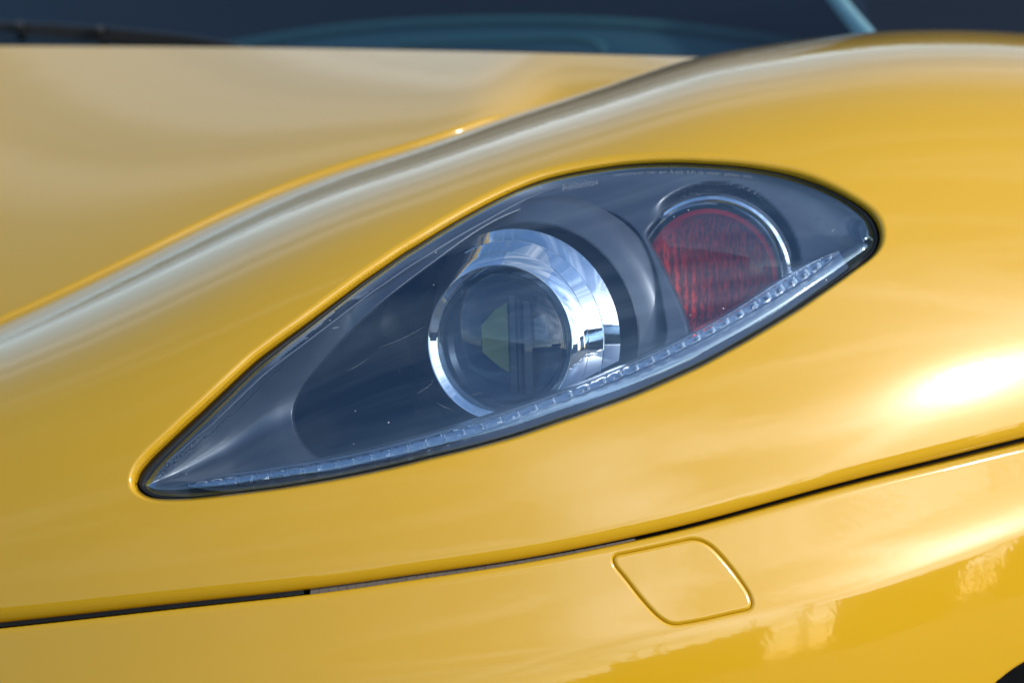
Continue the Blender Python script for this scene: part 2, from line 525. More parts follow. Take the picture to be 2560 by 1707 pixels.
# ------------------------------------------------------------------ setting (ground)
def asphalt():
    m, n, l, b = mat_new('asphalt')
    g = n.new('ShaderNodeNewGeometry')
    t = n.new('ShaderNodeTexNoise'); t.inputs['Scale'].default_value = 90; t.inputs['Detail'].default_value = 6
    l.new(g.outputs['Position'], t.inputs['Vector'])
    c = n.new('ShaderNodeValToRGB'); c.color_ramp.elements[0].color = (0.035, 0.035, 0.037, 1); c.color_ramp.elements[1].color = (0.085, 0.083, 0.08, 1)
    l.new(t.outputs['Fac'], c.inputs[0]); l.new(c.outputs[0], b.inputs['Base Color'])
    b.inputs['Roughness'].default_value = 0.85
    return m
M['asphalt'] = asphalt()
gs = 900.0
gnd = mesh_obj('ground', [(-gs, -gs, 0), (gs, -gs, 0), (gs, gs, 0), (-gs, gs, 0)], [(0, 1, 2, 3)], M['asphalt'], smooth=False)
set_props(gnd, kind='structure')

# ------------------------------------------------------------------ the car
car = bpy.data.objects.new('car', None)
car.location = (0.0, 0.25, 0.0)
ORIGIN['car'] = Vector((0.0, 0.25, 0.0))
COL.objects.link(car)
set_props(car, 'bright yellow sports car seen close at its teardrop headlight, hood and front bumper', 'car')

# lines of the body, in photograph pixels
LF = Spl([(-700, 1090), (-300, 930), (0, 805), (221, 703), (442, 594), (663, 492), (884, 412), (1050, 362), (1161, 325), (1300, 278),
          (1514, 212), (1755, 142), (1943, 110), (2157, 83), (2371, 75), (2560, 83), (2800, 110), (3100, 180)])
GP = Spl([(-700, 1625), (-300, 1590), (0, 1561), (276, 1531), (553, 1501), (774, 1477), (1050, 1439), (1300, 1402), (1541, 1356), (1729, 1314),
          (1943, 1257), (2157, 1200), (2371, 1148), (2560, 1102), (3100, 980)])
GW = Spl([(-700, 16), (0, 15), (700, 14), (1100, 12), (1500, 10), (1900, 11), (2200, 12), (2560, 14), (3100, 16)])
RX = 0.60; UX = 950.0
TILT = math.tan(rad(5.0))

def betam(u):
    return np.radians(77.0 + 13.0 * sstep(150, 1250, u))

def Xd(u):
    x = (np.asarray(u, float) - UX) * PX
    return RX * (np.sqrt(1 + (x / RX)**2) - 1)

def fender_uv(u, be):
    """body side + top: u column, be roll angle (rad) -> v, depth"""
    g = GP(u); H = g - LF(u); s = np.sin(betam(u))
    v = g - H * np.sin(be) / s
    A = 0.78 * H * PX / s
    i8 = (35 * be - 28 * np.sin(2 * be) + 7 * np.sin(4 * be) - 4 / 3 * np.sin(6 * be) + np.sin(8 * be) / 8) / 128
    i4 = 3 * be / 8 - np.sin(2 * be) / 4 + np.sin(4 * be) / 32
    d = D0 + Xd(u) + 0.75 * sstep(1150, 150, u) * H * PX / s * i4 + A * (1 - np.cos(be)) + 0.80 * H * PX / s * i8 + TILT * (g - v) * PX
    return v, d

def beta_of(u, v):
    g = GP(u); H = g - LF(u); s = np.sin(betam(u))
    return np.arcsin(np.clip((g - v) / H * s, -1, 1))

def fender_pt(u, be):
    v, d = fender_uv(u, be)
    return P(u, v, d)

def nrm(F, a, b, ha, hb):
    ta = F(a + ha, b) - F(a - ha, b); tb = F(a, b + hb) - F(a, b - hb)
    n = np.cross(ta, tb)
    n /= np.linalg.norm(n, axis=1)[:, None] + 1e-20
    return n

def orient(n, p):
    """flip so that normals look at the camera (surface seen from outside)"""
    s = ((CAMN - p) * n).sum(1)
    return n * np.where(s < 0, -1, 1)[:, None]

# lamp outline, hole edge
OUT = closed_smooth([(334, 1214), (340, 1192), (351, 1176), (376, 1147), (402, 1122), (453, 1074), (504, 1027), (555, 979), (606, 931),
    (642, 899), (702, 854), (753, 817), (804, 779), (855, 741), (906, 703), (957, 668), (1008, 633), (1059, 602), (1102, 575), (1153, 545),
    (1204, 517), (1255, 491), (1306, 468), (1357, 450), (1408, 437), (1459, 427), (1502, 420), (1553, 413), (1604, 409), (1655, 407), (1706, 407),
    (1757, 409), (1808, 412), (1859, 417), (1901, 423), (1952, 432), (2003, 445), (2054, 462), (2105, 484), (2143, 505), (2169, 523), (2189, 543),
    (2202, 569), (2206, 596), (2202, 617), (2189, 637), (2169, 655), (2143, 673), (2105, 701), (2054, 736), (1989, 780), (1900, 834), (1859, 858),
    (1808, 886), (1757, 914), (1706, 938), (1655, 961), (1604, 983), (1553, 1003), (1502, 1021), (1451, 1039), (1400, 1056), (1300, 1090),
    (1234, 1109), (1157, 1129), (1080, 1147), (1004, 1166), (927, 1183), (851, 1198), (800, 1207), (708, 1222), (631, 1232), (555, 1241),
    (478, 1249), (427, 1251), (389, 1250), (369, 1246), (351, 1237), (339, 1226)], 460, 3)
ON = outnorm(OUT)
# facing of the edge: 1 on the upper side, 0 on the lower
UPW = np.clip(0.5 - 0.5 * ON[:, 1] * 1.6, 0, 1)
for _ in range(12):
    UPW = 0.25 * np.roll(UPW, 1) + 0.5 * UPW + 0.25 * np.roll(UPW, -1)
# gap to the lens round the outline
def gap_at(p):
    u, v = p
    upper = ON[np.argmin(((OUT - p)**2).sum(1))][1] < 0.15
    if upper:
        return float(np.interp(u, [330, 400, 560, 700, 850, 1000, 1200, 1400, 1900, 2060, 2150, 2210], [26, 22, 19, 14, 10, 7, 5, 4, 4, 7, 12, 19]))
    return float(np.interp(u, [330, 380, 450, 700, 1000, 1500, 1900, 2100, 2210], [26, 12, 7, 7, 8, 8, 8, 11, 17]))
GAPA = np.array([gap_at(p) for p in OUT])
for _ in range(25):
    GAPA = 0.25 * np.roll(GAPA, 1) + 0.5 * GAPA + 0.25 * np.roll(GAPA, -1)
LENS = OUT - ON * GAPA[:, None]

WALLPX = 3.0
def fender_off(u, v):
    d, a = poly_dist(OUT, u, v, UPW)
    w = 7 + 21 * a; e = 0.0025 + 0.0095 * a
    rt = 1 - 0.5 * sstep(1980, 2160, u)
    w = w * (0.4 + 0.6 * rt); e = e * rt
    x = np.clip(1 - d / w, 0, 1)
    # a broad soft chamfer that turns the edge in, tighter along the lower side
    roll = e * (0.62 * x ** 1.7 + 0.38 * (1 - np.sqrt(np.clip(1 - x ** 4, 0, 1))))
    o = np.where(d < 0, e + (-d) * 0.0012, roll)
    dg = (GP(u) - GW(u) / 2) - v
    o2 = fillet(dg, 40.0, 0.0065)
    return o, o2

def fender_full(u, be):
    v, d = fender_uv(u, be)
    p = P(u, v, d)
    n = nrm(fender_pt, u, be, 2.0, 0.002)
    n = orient_f(n, u, be, p)
    o1, o2 = fender_off(u, v)
    lo = be < rad(85)
    return p - n * np.where(lo, o2, 0.0)[:, None] + FN * np.where(lo, o1, 0.0)[:, None]

def orient_f(n, u, be, p):
    # outward = towards camera for be < 90 deg, away past the crest
    s = ((CAMN - p) * n).sum(1)
    want = np.where(be < rad(90), 1.0, -1.0)
    near = np.abs(be - rad(90)) < rad(3)
    s2 = n @ UN
    flip = np.where(near, s2 < 0, s * want < 0)
    return n * np.where(flip, -1, 1)[:, None]

BS = 12.0
def build_fender():
    U0, U1 = -1100.0, 3380.0
    top = lambda u: betam(u) + np.radians(60) * sstep(1150, 1330, u)
    us = np.arange(U0, U1 + 1, 20.0)
    pts = []
    # rows by the panel gap
    rows = []
    for k in (-2.8, -1.4, -0.3, 0.3, 1.2, 2.6, 4.5, 7, 10, 14, 19, 25, 33, 42):
        v = GP(us) - GW(us) / 2 - k
        rows.append(np.stack([us, np.degrees(beta_of(us, v)) * BS], 1))
    bot = rows[-1]
    # rings round the lamp hole
    rings = []
    for k in (-WALLPX, -1.5, -0.3, 0.15, 0.4, 0.8, 1.3, 2.0, 3.0, 4.2, 6.2, 8.5, 11, 14, 17, 20, 23, 26, 29, 33, 38):
        r = OUT + ON * k
        rings.append(np.stack([r[:, 0], np.degrees(beta_of(r[:, 0], r[:, 1])) * BS], 1))
    hole = rings[-1]
    # body grid
    gu, gb = np.meshgrid(np.arange(U0 + 20, U1 - 10, 22.0), np.arange(0, 151, 1.8))
    gu = gu.ravel() + (np.random.RandomState(1).rand(gu.size) - .5) * 6; gb = gb.ravel()
    vv, _ = fender_uv(gu, np.radians(gb))
    d = poly_dist(OUT, gu, vv)
    keep = ((GP(gu) - GW(gu) / 2 - vv > 50) | (gb > 60)) & ((d > 48) | (gb > 85)) & (np.radians(gb) < top(gu) - 0.012)
    pts += list(np.stack([gu[keep], gb[keep] * BS], 1))
    uu = us[::-1]
    topl = np.stack([uu, np.degrees(top(uu)) * BS], 1)
    rb = np.arange(2, 130, 2.0)
    rt = np.degrees(top(np.array([U1])))[0]; rbv = bot[-1][1] / BS
    lt = np.degrees(top(np.array([U0])))[0]
    rside = [(U1, x * BS) for x in rb if rbv + 1 < x < rt - 1]
    lside = [(U0, x * BS) for x in rb[::-1] if bot[0][1] / BS + 1 < x < lt - 1]
    bound = np.array(list(bot) + rside + list(topl) + lside)
    V, T = cdt(pts, [bound, hole])
    c = V[T].mean(1)
    ok = inside(bound, c) & ~inside(hole, c)
    T = T[ok]
    V, T = merge((V, T), bands(rows, False), bands(rings))
    u = V[:, 0]; be = np.radians(V[:, 1] / BS)
    p = fender_full(u, be)
    n = nrm(fender_full, u, be, 0.12, 0.00016)
    # outward direction from the bare form
    v, d = fender_uv(u, be)
    n0 = orient_f(nrm(fender_pt, u, be, 2.0, 0.002), u, be, P(u, v, d))
    s = (n * n0).sum(1)
    n = np.where((s < -1e-3)[:, None], -n, n)
    T = fix_wind(p, T, n)
    return mesh_obj('fender_panel', p, T, M['paint'], car, normals=n)
fender = build_fender()

# plain body depth in pixel space (for everything set into the body)
def body_d(u, v):
    be = beta_of(u, v)
    return fender_uv(u, be)[1]
def body_pt(u, v):
    return P(u, v, body_d(u, v))
def body_n(u, v):
    p = body_pt(u, v)
    return orient(nrm(body_pt, u, v, 2.0, 2.0), p)

# ------------------------------------------------------------------ bumper
CREASE = Spl([(-700, 1860), (0, 1775), (500, 1728), (900, 1690), (1300, 1640), (1650, 1578), (1900, 1532), (2150, 1474), (2400, 1396), (2560, 1338), (3100, 1130)])
FLAP = closed_smooth([(1535, 1392), (1543, 1386), (1556, 1384), (1632, 1368), (1697, 1354), (1729, 1348), (1757, 1353), (1783, 1369), (1816, 1404), (1848, 1445),
    (1870, 1477), (1879, 1499), (1880, 1513), (1870, 1523), (1827, 1533), (1762, 1548), (1708, 1558), (1686, 1560), (1664, 1553), (1636, 1531),
    (1599, 1490), (1567, 1449), (1541, 1417), (1534, 1402)], 200, 2)
FNRM = outnorm(FLAP)

def bumper_d(u, v):
    g = GP(u)
    y = v - g
    t1 = math.tan(rad(6.0)); t2 = math.tan(rad(0.5)); t3 = math.tan(rad(12.5))
    k = 9 + 24 * sstep(2100, 900, u) + 30 * sstep(900, 0, u)
    z = (v - CREASE(u)) / k
    z0 = (g - CREASE(u)) / k
    sp = np.logaddexp(0, z) - np.logaddexp(0, z0)
    kr = 26.0; cr_ = CREASE(u) - 85
    sr = np.logaddexp(0, (v - cr_) / kr) - np.logaddexp(0, (g - cr_) / kr)
    yb = 14 * np.logaddexp(0, (v - CREASE(u)) / 14)
    return D0 + Xd(u) - (t1 * y + (t3 - t1) * kr * sr + (t2 - t3) * k * sp - 0.00034 * yb * yb) * PX

def bumper_pt(u, v):
    return P(u, v, bumper_d(u, v))
def bumper_n(u, v):
    return orient(nrm(bumper_pt, u, v, 1.5, 1.5), bumper_pt(u, v))
def bumper_off(u, v):
    dg = v - (GP(u) + GW(u) / 2)
    o = fillet(dg, 20.0, 0.0035)
    d = poly_dist(FLAP, u, v)
    o = o + fillet(d, 10.0, 0.0020, wall=0.0012)
    da = arch_d(u, v)
    return o + fillet(da, 10.0, 0.002)
ARC = (2687.0, 3122.0, 585.0, 1500.0)
def arch_poly(k=0.0, n=200):
    a = np.linspace(math.pi * 0.98, 2.02 * math.pi, n)
    return np.stack([ARC[0] + (ARC[2] - k) * np.cos(a), ARC[1] + (ARC[3] - k) * np.sin(a)], 1)
AP0 = arch_poly()
def arch_d(u, v):
    far = (u < 2150) | (v < 1450)
    d = np.full(np.shape(u), 1e3)
    i = ~far
    if i.any():
        d[i] = poly_dist(AP0, u[i], v[i])
    return d
def bumper_full(u, v):
    return bumper_pt(u, v) - bumper_n(u, v) * bumper_off(u, v)[:, None]

def build_bumper():
    U0, U1, V1 = -1100.0, 3380.0, 2400.0
    us = np.arange(U0, U1 + 1, 20.0)
    pts = []; top = None
    for k in (-2.8, -1.4, -0.3, 0.3, 1.2, 2.6, 4.5, 7, 10, 14, 19, 26):
        v = GP(us) + GW(us) / 2 + k
        q = np.stack([us, v], 1)
        if top is None: top = q
        else: pts += list(q)
    hole = None
    for k in (-2.5, -1.2, -0.3, 0.3, 1.0, 2, 3.5, 5.5, 8, 11):
        q = FLAP + FNRM * k
        if hole is None: hole = q
        else: pts += list(q)
    arch = None
    for k in (2.8, 1.2, 0.2, -0.4, -1.5, -3, -6, -10, -16):
        q = arch_poly(k)
        q = q[q[:, 1] < V1 - 6]
        if k == 2.8: arch = q
        else: pts += list(q)
    # crease rows
    for k in (-60, -45, -32, -22, -14, -7, 0, 7, 14, 22, 32, 45, 60):
        q = np.stack([us, CREASE(us) + k], 1)
        pts += list(q)
    gu, gv = np.meshgrid(np.arange(U0 + 18, U1 - 10, 22.0), np.arange(900, V1 - 8, 15.0))
    pts += list(np.stack([gu.ravel() + (np.random.RandomState(2).rand(gu.size) - .5) * 6, gv.ravel()], 1))
    pts = np.array(pts)
    df = poly_dist(FLAP, pts[:, 0], pts[:, 1])
    dg = pts[:, 1] - GP(pts[:, 0]) - GW(pts[:, 0]) / 2
    # keep structured rows; drop loose points that fall into them
    n_struct = len(pts) - gu.size
    idx = np.arange(len(pts))
    keep = (dg > -1.6) & (df > -1.3) & (pts[:, 1] < V1 - 5)
    keep &= (idx < n_struct) | ((dg > 32) & (df > 14) & (np.abs(pts[:, 1] - CREASE(pts[:, 0])) > 66))
    keep &= arch_d(pts[:, 0], pts[:, 1]) > -1.3
    pts = pts[keep]
    a0, a1 = arch[0], arch[-1]
    xs = np.arange(U1 - 20, a1[0] + 5, -20.0)
    bot = [(U1, V1)] + [(x, V1) for x in xs] + [tuple(q) for q in arch[::-1]] + [(x, V1) for x in np.arange(a0[0] - 8, U0, -20.0)] + [(U0, V1)]
    rs = [(U1, y) for y in np.arange(top[-1][1] + 15, V1 - 5, 20)]
    ls = [(U0, y) for y in np.arange(V1 - 15, top[0][1] + 5, -20)]
    bound = np.array(list(map(tuple, top)) + rs + bot + ls)
    V, T = cdt(pts, [bound, hole])
    c = V[T].mean(1)
    T = T[inside(bound, c) & ~inside(hole, c)]
    u, v = V[:, 0], V[:, 1]
    p = bumper_full(u, v)
    n = orient_like(nrm(bumper_full, u, v, 0.12, 0.12), bumper_n(u, v))
    T = fix_wind(p, T, n)
    return mesh_obj('bumper', p, T, M['paint'], car, normals=n)
def orient_like(n, n0):
    s = (n * n0).sum(1)
    return np.where((s < -1e-3)[:, None], -n, n)
bumper = build_bumper()

def build_flap():
    pts = []; edge = None
    for k in (2.0, 1.0, 0.2, -0.4, -1.2, -2.2, -3.6, -5.5, -8, -11, -16):
        q = FLAP + FNRM * k
        if edge is None: edge = q
        else: pts += list(q)
    gu, gv = np.meshgrid(np.arange(1530, 1890, 14.0), np.arange(1340, 1565, 14.0))
    g = np.stack([gu.ravel(), gv.ravel()], 1)
    g = g[poly_dist(FLAP, g[:, 0], g[:, 1]) < -20]
    V, T = cdt(list(pts) + list(g), [edge])
    T = T[inside(edge, V[T].mean(1))]
    def full(u, v):
        d = -poly_dist(FLAP, u, v)
        off = fillet(d, 10.0, 0.0020, wall=0.0012) - 0.0001
        return bumper_pt(u, v) - bumper_n(u, v) * off[:, None]
    p = full(V[:, 0], V[:, 1])
    n = orient_like(nrm(full, V[:, 0], V[:, 1], 0.12, 0.12), bumper_n(V[:, 0], V[:, 1]))
    return mesh_obj('washer_flap', p, fix_wind(p, T, n), M['paint'], bumper, normals=n)
flap = build_flap()
flap['label'] = 'small body-coloured headlight washer flap set into the bumper'

# dark channel behind the panel gap, and the segmented grey strip lying in it
def ribbon(name, us, vfun, dfun, mat, parent):
    vs, fs = [], []
    for u in us:
        u_ = np.array([u])
        for k in range(len(vfun)):
            vs.append(P(u_, vfun[k](u_), dfun[k](u_))[0])
    m = len(vfun)
    for i in range(len(us) - 1):
        for k in range(m - 1):
            fs.append((i * m + k, i * m + k + 1, (i + 1) * m + k + 1, (i + 1) * m + k))
    return mesh_obj(name, vs, fs, mat, parent, sharp=40)
us = np.arange(-1100, 3381, 30.0)
bd = lambda u: D0 + Xd(u)
ribbon('gap_channel', us, [lambda u: GP(u) - 30, lambda u: GP(u) - 14, lambda u: GP(u) + 14, lambda u: GP(u) + 30],
       [lambda u: bd(u) + 0.018, lambda u: bd(u) + 0.024, lambda u: bd(u) + 0.024, lambda u: bd(u) + 0.018], M['dark'], fender)
uu = np.arange(-1100, 778, 20.0)
ribbon('foam_seal', uu, [lambda u: GP(u) - 9, lambda u: GP(u) - 5, lambda u: GP(u) + 5, lambda u: GP(u) + 10],
       [lambda u: bd(u) + 0.016, lambda u: bd(u) + 0.0115, lambda u: bd(u) + 0.0115, lambda u: bd(u) + 0.015], M['rubber'], fender)
ub = 776.0
rng = random.Random(3)
while ub < 1575:
    w = rng.uniform(21, 27)
    q = np.array([ub, ub + w - 0.8])
    jd = rng.uniform(-0.0003, 0.0003) + 0.004 * (ub - 776) / 800
    th = 6.5 - 3.0 * (ub - 776) / 800
    vs = []
    for d in (0.0085 + jd, 0.016):
        for u_ in q:
            for k in (-th + 2.5, th + 3.0):
                uq = np.array([u_])
                vs.append(P(uq, GP(uq) + k, bd(uq) + d)[0])
    fs = [(0, 1, 3, 2), (4, 6, 7, 5), (0, 2, 6, 4), (1, 5, 7, 3), (0, 4, 5, 1), (2, 3, 7, 6)]
    mesh_obj('strip_segment', vs, fs, M['strip'], fender, smooth=False)
    ub += w

# ------------------------------------------------------------------ hood
RE = Spl([(-700, 108), (0, 114), (600, 118), (1300, 131), (1755, 143), (2000, 150)])
def hood_line(u):
    return LF(u) - 3 + 40 * sstep(1180, 1420, u)
HL_D = Spl([(u, float(fender_uv(np.array([u]), betam(np.array([u])))[1][0])) for u in (-700, -450, -200, 0, 200, 400, 600, 800, 1000, 1161)] + [(1350, 2.852), (1600, 2.878), (1900, 2.905)])
RE_D = Spl([(-700, 3.19), (0, 3.105), (700, 3.02), (1300, 2.952), (1755, 2.925), (2000, 2.92)])
def hood_d(u, v):
    L = hood_line(u); E = RE(u)
    r = (L - v) / (L - E)
    a = HL_D(u); b = RE_D(u)
    return a + (b - a) * (0.66 * r + 0.34 * r * np.abs(r))
def hood_pt(u, v):
    return P(u, v, hood_d(u, v))
def hood_n(u, v):
    n = nrm(hood_pt, u, v, 2.0, 1.0)
    return n * np.where((n @ UN) < 0, -1, 1)[:, None]
def hood_full(u, v):
    dl = hood_line(u) - v
    off = fillet(dl, 8.0, 0.0040, wall=0.004) - 0.0010
    dr = v - RE(u)
    off = off + fillet(dr, 5.0, 0.006, wall=0.006)
    return hood_pt(u, v) - hood_n(u, v) * off[:, None]
def build_hood():
    us = np.arange(-1100, 1900, 18.0)
    ts = [-1.8, -0.8, -0.2, 0.3, 0.9, 1.8, 3, 4.5, 6.5, 9, 12, 15, 20]
    rows = [hood_line(us) - k for k in ts]
    L20 = hood_line(us) - 20; E20 = RE(us) + 8
    for f in np.linspace(0, 1, 44)[1:]:
        rows.append(L20 + (E20 - L20) * f)
    for k in (6, 4.5, 3, 1.8, 0.9, 0.3, -0.3, -1.2, -2.4):
        rows.append(RE(us) + k)
    R = np.array(rows); m, w = R.shape
    u = np.tile(us, m); v = R.ravel()
    p = hood_full(u, v)
    n = orient_like(nrm(hood_full, u, v, 0.15, 0.1), hood_n(u, v))
    i = np.arange(m - 1)[:, None] * w + np.arange(w - 1)[None]
    q = np.stack([i, i + 1, i + 1 + w, i + w], -1).reshape(-1, 4)
    T = np.vstack([q[:, [0, 1, 2]], q[:, [0, 2, 3]]])
    return mesh_obj('hood', p, fix_wind(p, T, n), M['paint'], car, normals=n)
hood = build_hood()
# dark channel under the hood edge
us = np.arange(-1100, 1400, 25.0)
ribbon('hood_channel', us, [lambda u: hood_line(u) + 14, lambda u: hood_line(u) + 4, lambda u: hood_line(u) - 20],
       [lambda u: HL_D(u) + 0.022, lambda u: HL_D(u) + 0.03, lambda u: HL_D(u) + 0.06], M['dark'], hood)

# ------------------------------------------------------------------ headlight
def lens_h(u, v):
    # the lens stands a little proud at its lower edge and just under the paint at the upper
    p = np.clip((v - (GP(u) * 0 + np.interp(u, LTU, LTV))) / np.maximum(np.interp(u, LBU, LBV) - np.interp(u, LTU, LTV), 40), 0, 1)
    return -0.0045 + 0.0080 * p * p * (3 - 2 * p)
iu = np.argsort(LENS[:, 0]); um = 0.5 * (LENS[:, 1].min() + LENS[:, 1].max())
LTU, LTV, LBU, LBV = [], [], [], []
for uq in np.arange(370, 2180, 20.0):
    seg = LENS; nx = np.roll(LENS, -1, 0); vv = []
    for a, b in zip(seg, nx):
        if (a[0] - uq) * (b[0] - uq) <= 0 and a[0] != b[0]:
            vv.append(a[1] + (b[1] - a[1]) * (uq - a[0]) / (b[0] - a[0]))
    if len(vv) >= 2:
        LTU.append(uq); LTV.append(min(vv)); LBU.append(uq); LBV.append(max(vv))

LUPW = UPW.copy()
def lens_full(u, v):
    d, a = poly_dist(LENS, u, v, LUPW)
    d = -d
    w = 40 - 26 * a; e = 0.0085 - 0.0035 * a
    off = fillet(d, w, e, wall=0.0012) - lens_h(u, v)
    return body_pt(u, v) + FN * off[:, None]

def build_inner(name, full, edge0, rings, step, mat, parent, loops_extra=(), nref=body_n, h=0.12, margin=26):
    nrm_e = outnorm(edge0)
    rg = [edge0 + nrm_e * k for k in rings]
    edge = rg[-1]
    lo = edge0.min(0); hi = edge0.max(0)
    gu, gv = np.meshgrid(np.arange(lo[0], hi[0], step), np.arange(lo[1], hi[1], step))
    g = np.stack([gu.ravel(), gv.ravel()], 1)
    pts = g[poly_dist(edge0, g[:, 0], g[:, 1]) < rings[-1] - margin * 0.3]
    holes = []
    for hl in loops_extra:
        pts = pts[poly_dist(hl, pts[:, 0], pts[:, 1]) > 1.0]
        holes.append(hl)
    V, T = cdt(pts, [edge] + holes)
    c = V[T].mean(1)
    ok = inside(edge, c)
    for hl in holes: ok &= ~inside(hl, c)
    T = T[ok]
    V, T = merge((V, T), bands(rg))
    p = full(V[:, 0], V[:, 1])
    n = orient_like(nrm(full, V[:, 0], V[:, 1], h, h), nref(V[:, 0], V[:, 1]))
    return mesh_obj(name, p, fix_wind(p, T, n), mat, parent, normals=n)

# housing: a deep black tray behind everything, the part that carries the lamp
def tray(u, v):
    d = -poly_dist(OUT, u, v)
    off = 0.010 + 0.14 * (1 - np.exp(-np.clip(d + 2, 0, None) / 40.0))
    dep = body_d(u, v) + off
    return P(u, v, dep)
headlight = build_inner('headlight', tray, OUT, (2.0, -2, -6, -12, -20, -28), 30.0, M['housing'], car)
headlight['label'] = 'teardrop headlight with projector, red signal lamp and row of small lamps under a clear cover'

lens = build_inner('lens_cover', lens_full, LENS, (1.5, 0.6, 0.1, -0.4, -1.0, -2, -3.5, -5.5, -8, -11, -14, -17, -20, -24, -28), 16.0, M['lens'], headlight)

# rubber seal in the gap round the lens
def build_seal():
    rows = []
    prof = [(1.2, 0.0150), (0.0, 0.0128), (-0.35, 0.0100), (-0.6, 0.0096), (-0.85, 0.0104), (-1.15, 0.0118), (-1.5, 0.0135)]
    vs, fs = [], []
    n = len(OUT)
    for k, off in prof:
        if k > 0: q = OUT + ON * (k * 2.0)
        else: q = OUT + ON * (k * np.maximum(GAPA, 6))[:, None]
        p = body_pt(q[:, 0], q[:, 1]) + FN * off
        vs += list(p)
    for k in range(len(prof) - 1):
        for i in range(n):
            j = (i + 1) % n
            fs.append((k * n + i, k * n + j, (k + 1) * n + j, (k + 1) * n + i))
    return mesh_obj('rubber_seal', vs, fs, M['rubber'], headlight)
seal = build_seal()

# bezel: satin sheet with the projector mouth and the signal opening
MOUTH = closed_smooth([(731, 1045), (741, 1000), (772, 948), (850, 856), (960, 752), (1100, 645), (1200, 575), (1290, 530), (1360, 514), (1430, 512), (1510, 526), (1570, 556),
    (1610, 605), (1640, 680), (1656, 760), (1664, 850), (1600, 935), (1450, 1000), (1300, 1052), (1100, 1118), (950, 1152), (860, 1160), (795, 1145), (752, 1104)], 240, 3)
SIG = closed_smooth([(1617, 586), (1650, 548), (1700, 516), (1760, 500), (1810, 502), (1870, 528), (1920, 575), (1950, 640), (1958, 700), (1955, 735),
    (1900, 768), (1820, 815), (1732, 842), (1722, 812), (1705, 765), (1680, 710), (1650, 650), (1625, 605)], 160, 2)
def bezel_dep(u, v):
    d = -poly_dist(LENS, u, v)
    fw = 0.020 - 0.011 * sstep(1420, 1150, u) * sstep(560, 760, u)
    base = body_d(u, v) + 0.0105 + fw * (1 - np.exp(-np.clip(d, 0, None) / 40.0))
    # hollow running out of the pointed end
    a = np.array([395.0, 1196.0]); b = np.array([760.0, 1045.0])
    ab = (b - a); L = np.linalg.norm(ab); t = ab / L
    s = ((u - a[0]) * t[0] + (v - a[1]) * t[1])
    w = (-(u - a[0]) * t[1] + (v - a[1]) * t[0])
    hw = 12 + 0.36 * np.clip(s, 0, 600)
    grv = np.clip(1 - (w / hw)**2, 0, 1)
    left = sstep(1000, 700, u)
    base = base + left * 0.00022 * hw * grv
    # rolled lips of the two openings
    dm = poly_dist(MOUTH, u, v); ds = poly_dist(SIG, u, v)
    curl = np.clip(1 - dm / 85.0, 0, 1) ** 2 * sstep(1000, 800, u)
    base = base + 0.003 * curl + fillet(dm, 5.0, 0.0015, wall=0.008) + fillet(ds, 12.0, 0.004, wall=0.006)
    # the hollow ring round the signal lamp
    rr = np.hypot((u - 1785) / 0.97, (v - 684))
    ring = sstep(232, 196, rr) * sstep(1700, 1800, u + (684 - v) * 0.6)
    return base + 0.012 * ring
def bezel_full(u, v):
    return P(u, v, bezel_dep(u, v))
def bez_ref(u, v):
    n = body_n(u, v); return n
MN = outnorm(MOUTH); SN = outnorm(SIG)
bz_rings = (-1.0, -3, -6, -10, -16, -24, -34)
def build_bezel():
    ne = outnorm(LENS)
    rg = [LENS + ne * k for k in (-1.0, -3, -6, -9, -12, -16)]
    rm = [MOUTH + MN * k for k in (-4.0, -2, -0.5, 0.5, 1.5, 3, 5, 8)]
    rs = [SIG + SN * k for k in (-4.0, -2, -0.5, 0.5, 1.5, 3, 5, 8, 11)]
    gu, gv = np.meshgrid(np.arange(340, 2210, 7.5), np.arange(405, 1255, 7.5))
    g = np.stack([gu.ravel(), gv.ravel()], 1)
    dl, dm, ds = (poly_dist(o, g[:, 0], g[:, 1]) for o in (LENS, MOUTH, SIG))
    g = g[(dl < -21) & (dm > 12) & (ds > 15)]
    V, T = cdt(g, [rg[-1], rm[-1], rs[-1]])
    c = V[T].mean(1)
    T = T[inside(rg[-1], c) & ~inside(rm[-1], c) & ~inside(rs[-1], c)]
    # where two openings come close the strips are trimmed to what lies inside the lens and outside the other opening
    parts = [(V, T), bands(rg)]
    for r_, other, oo in ((rm, SIG, 1), (rs, MOUTH, 1)):
        Vb, Tb = bands(r_)
        cb = Vb[Tb].mean(1)
        ok = inside(LENS, cb) & (poly_dist(other, cb[:, 0], cb[:, 1]) > -1.0)
        parts.append((Vb, Tb[ok]))
    V, T = merge(*parts)
    p = bezel_full(V[:, 0], V[:, 1])
    n = orient_like(nrm(bezel_full, V[:, 0], V[:, 1], 0.4, 0.4), body_n(V[:, 0], V[:, 1]))
    return mesh_obj('bezel', p, fix_wind(p, T, n), M['bezel'], headlight, normals=n)
bezel = build_bezel()

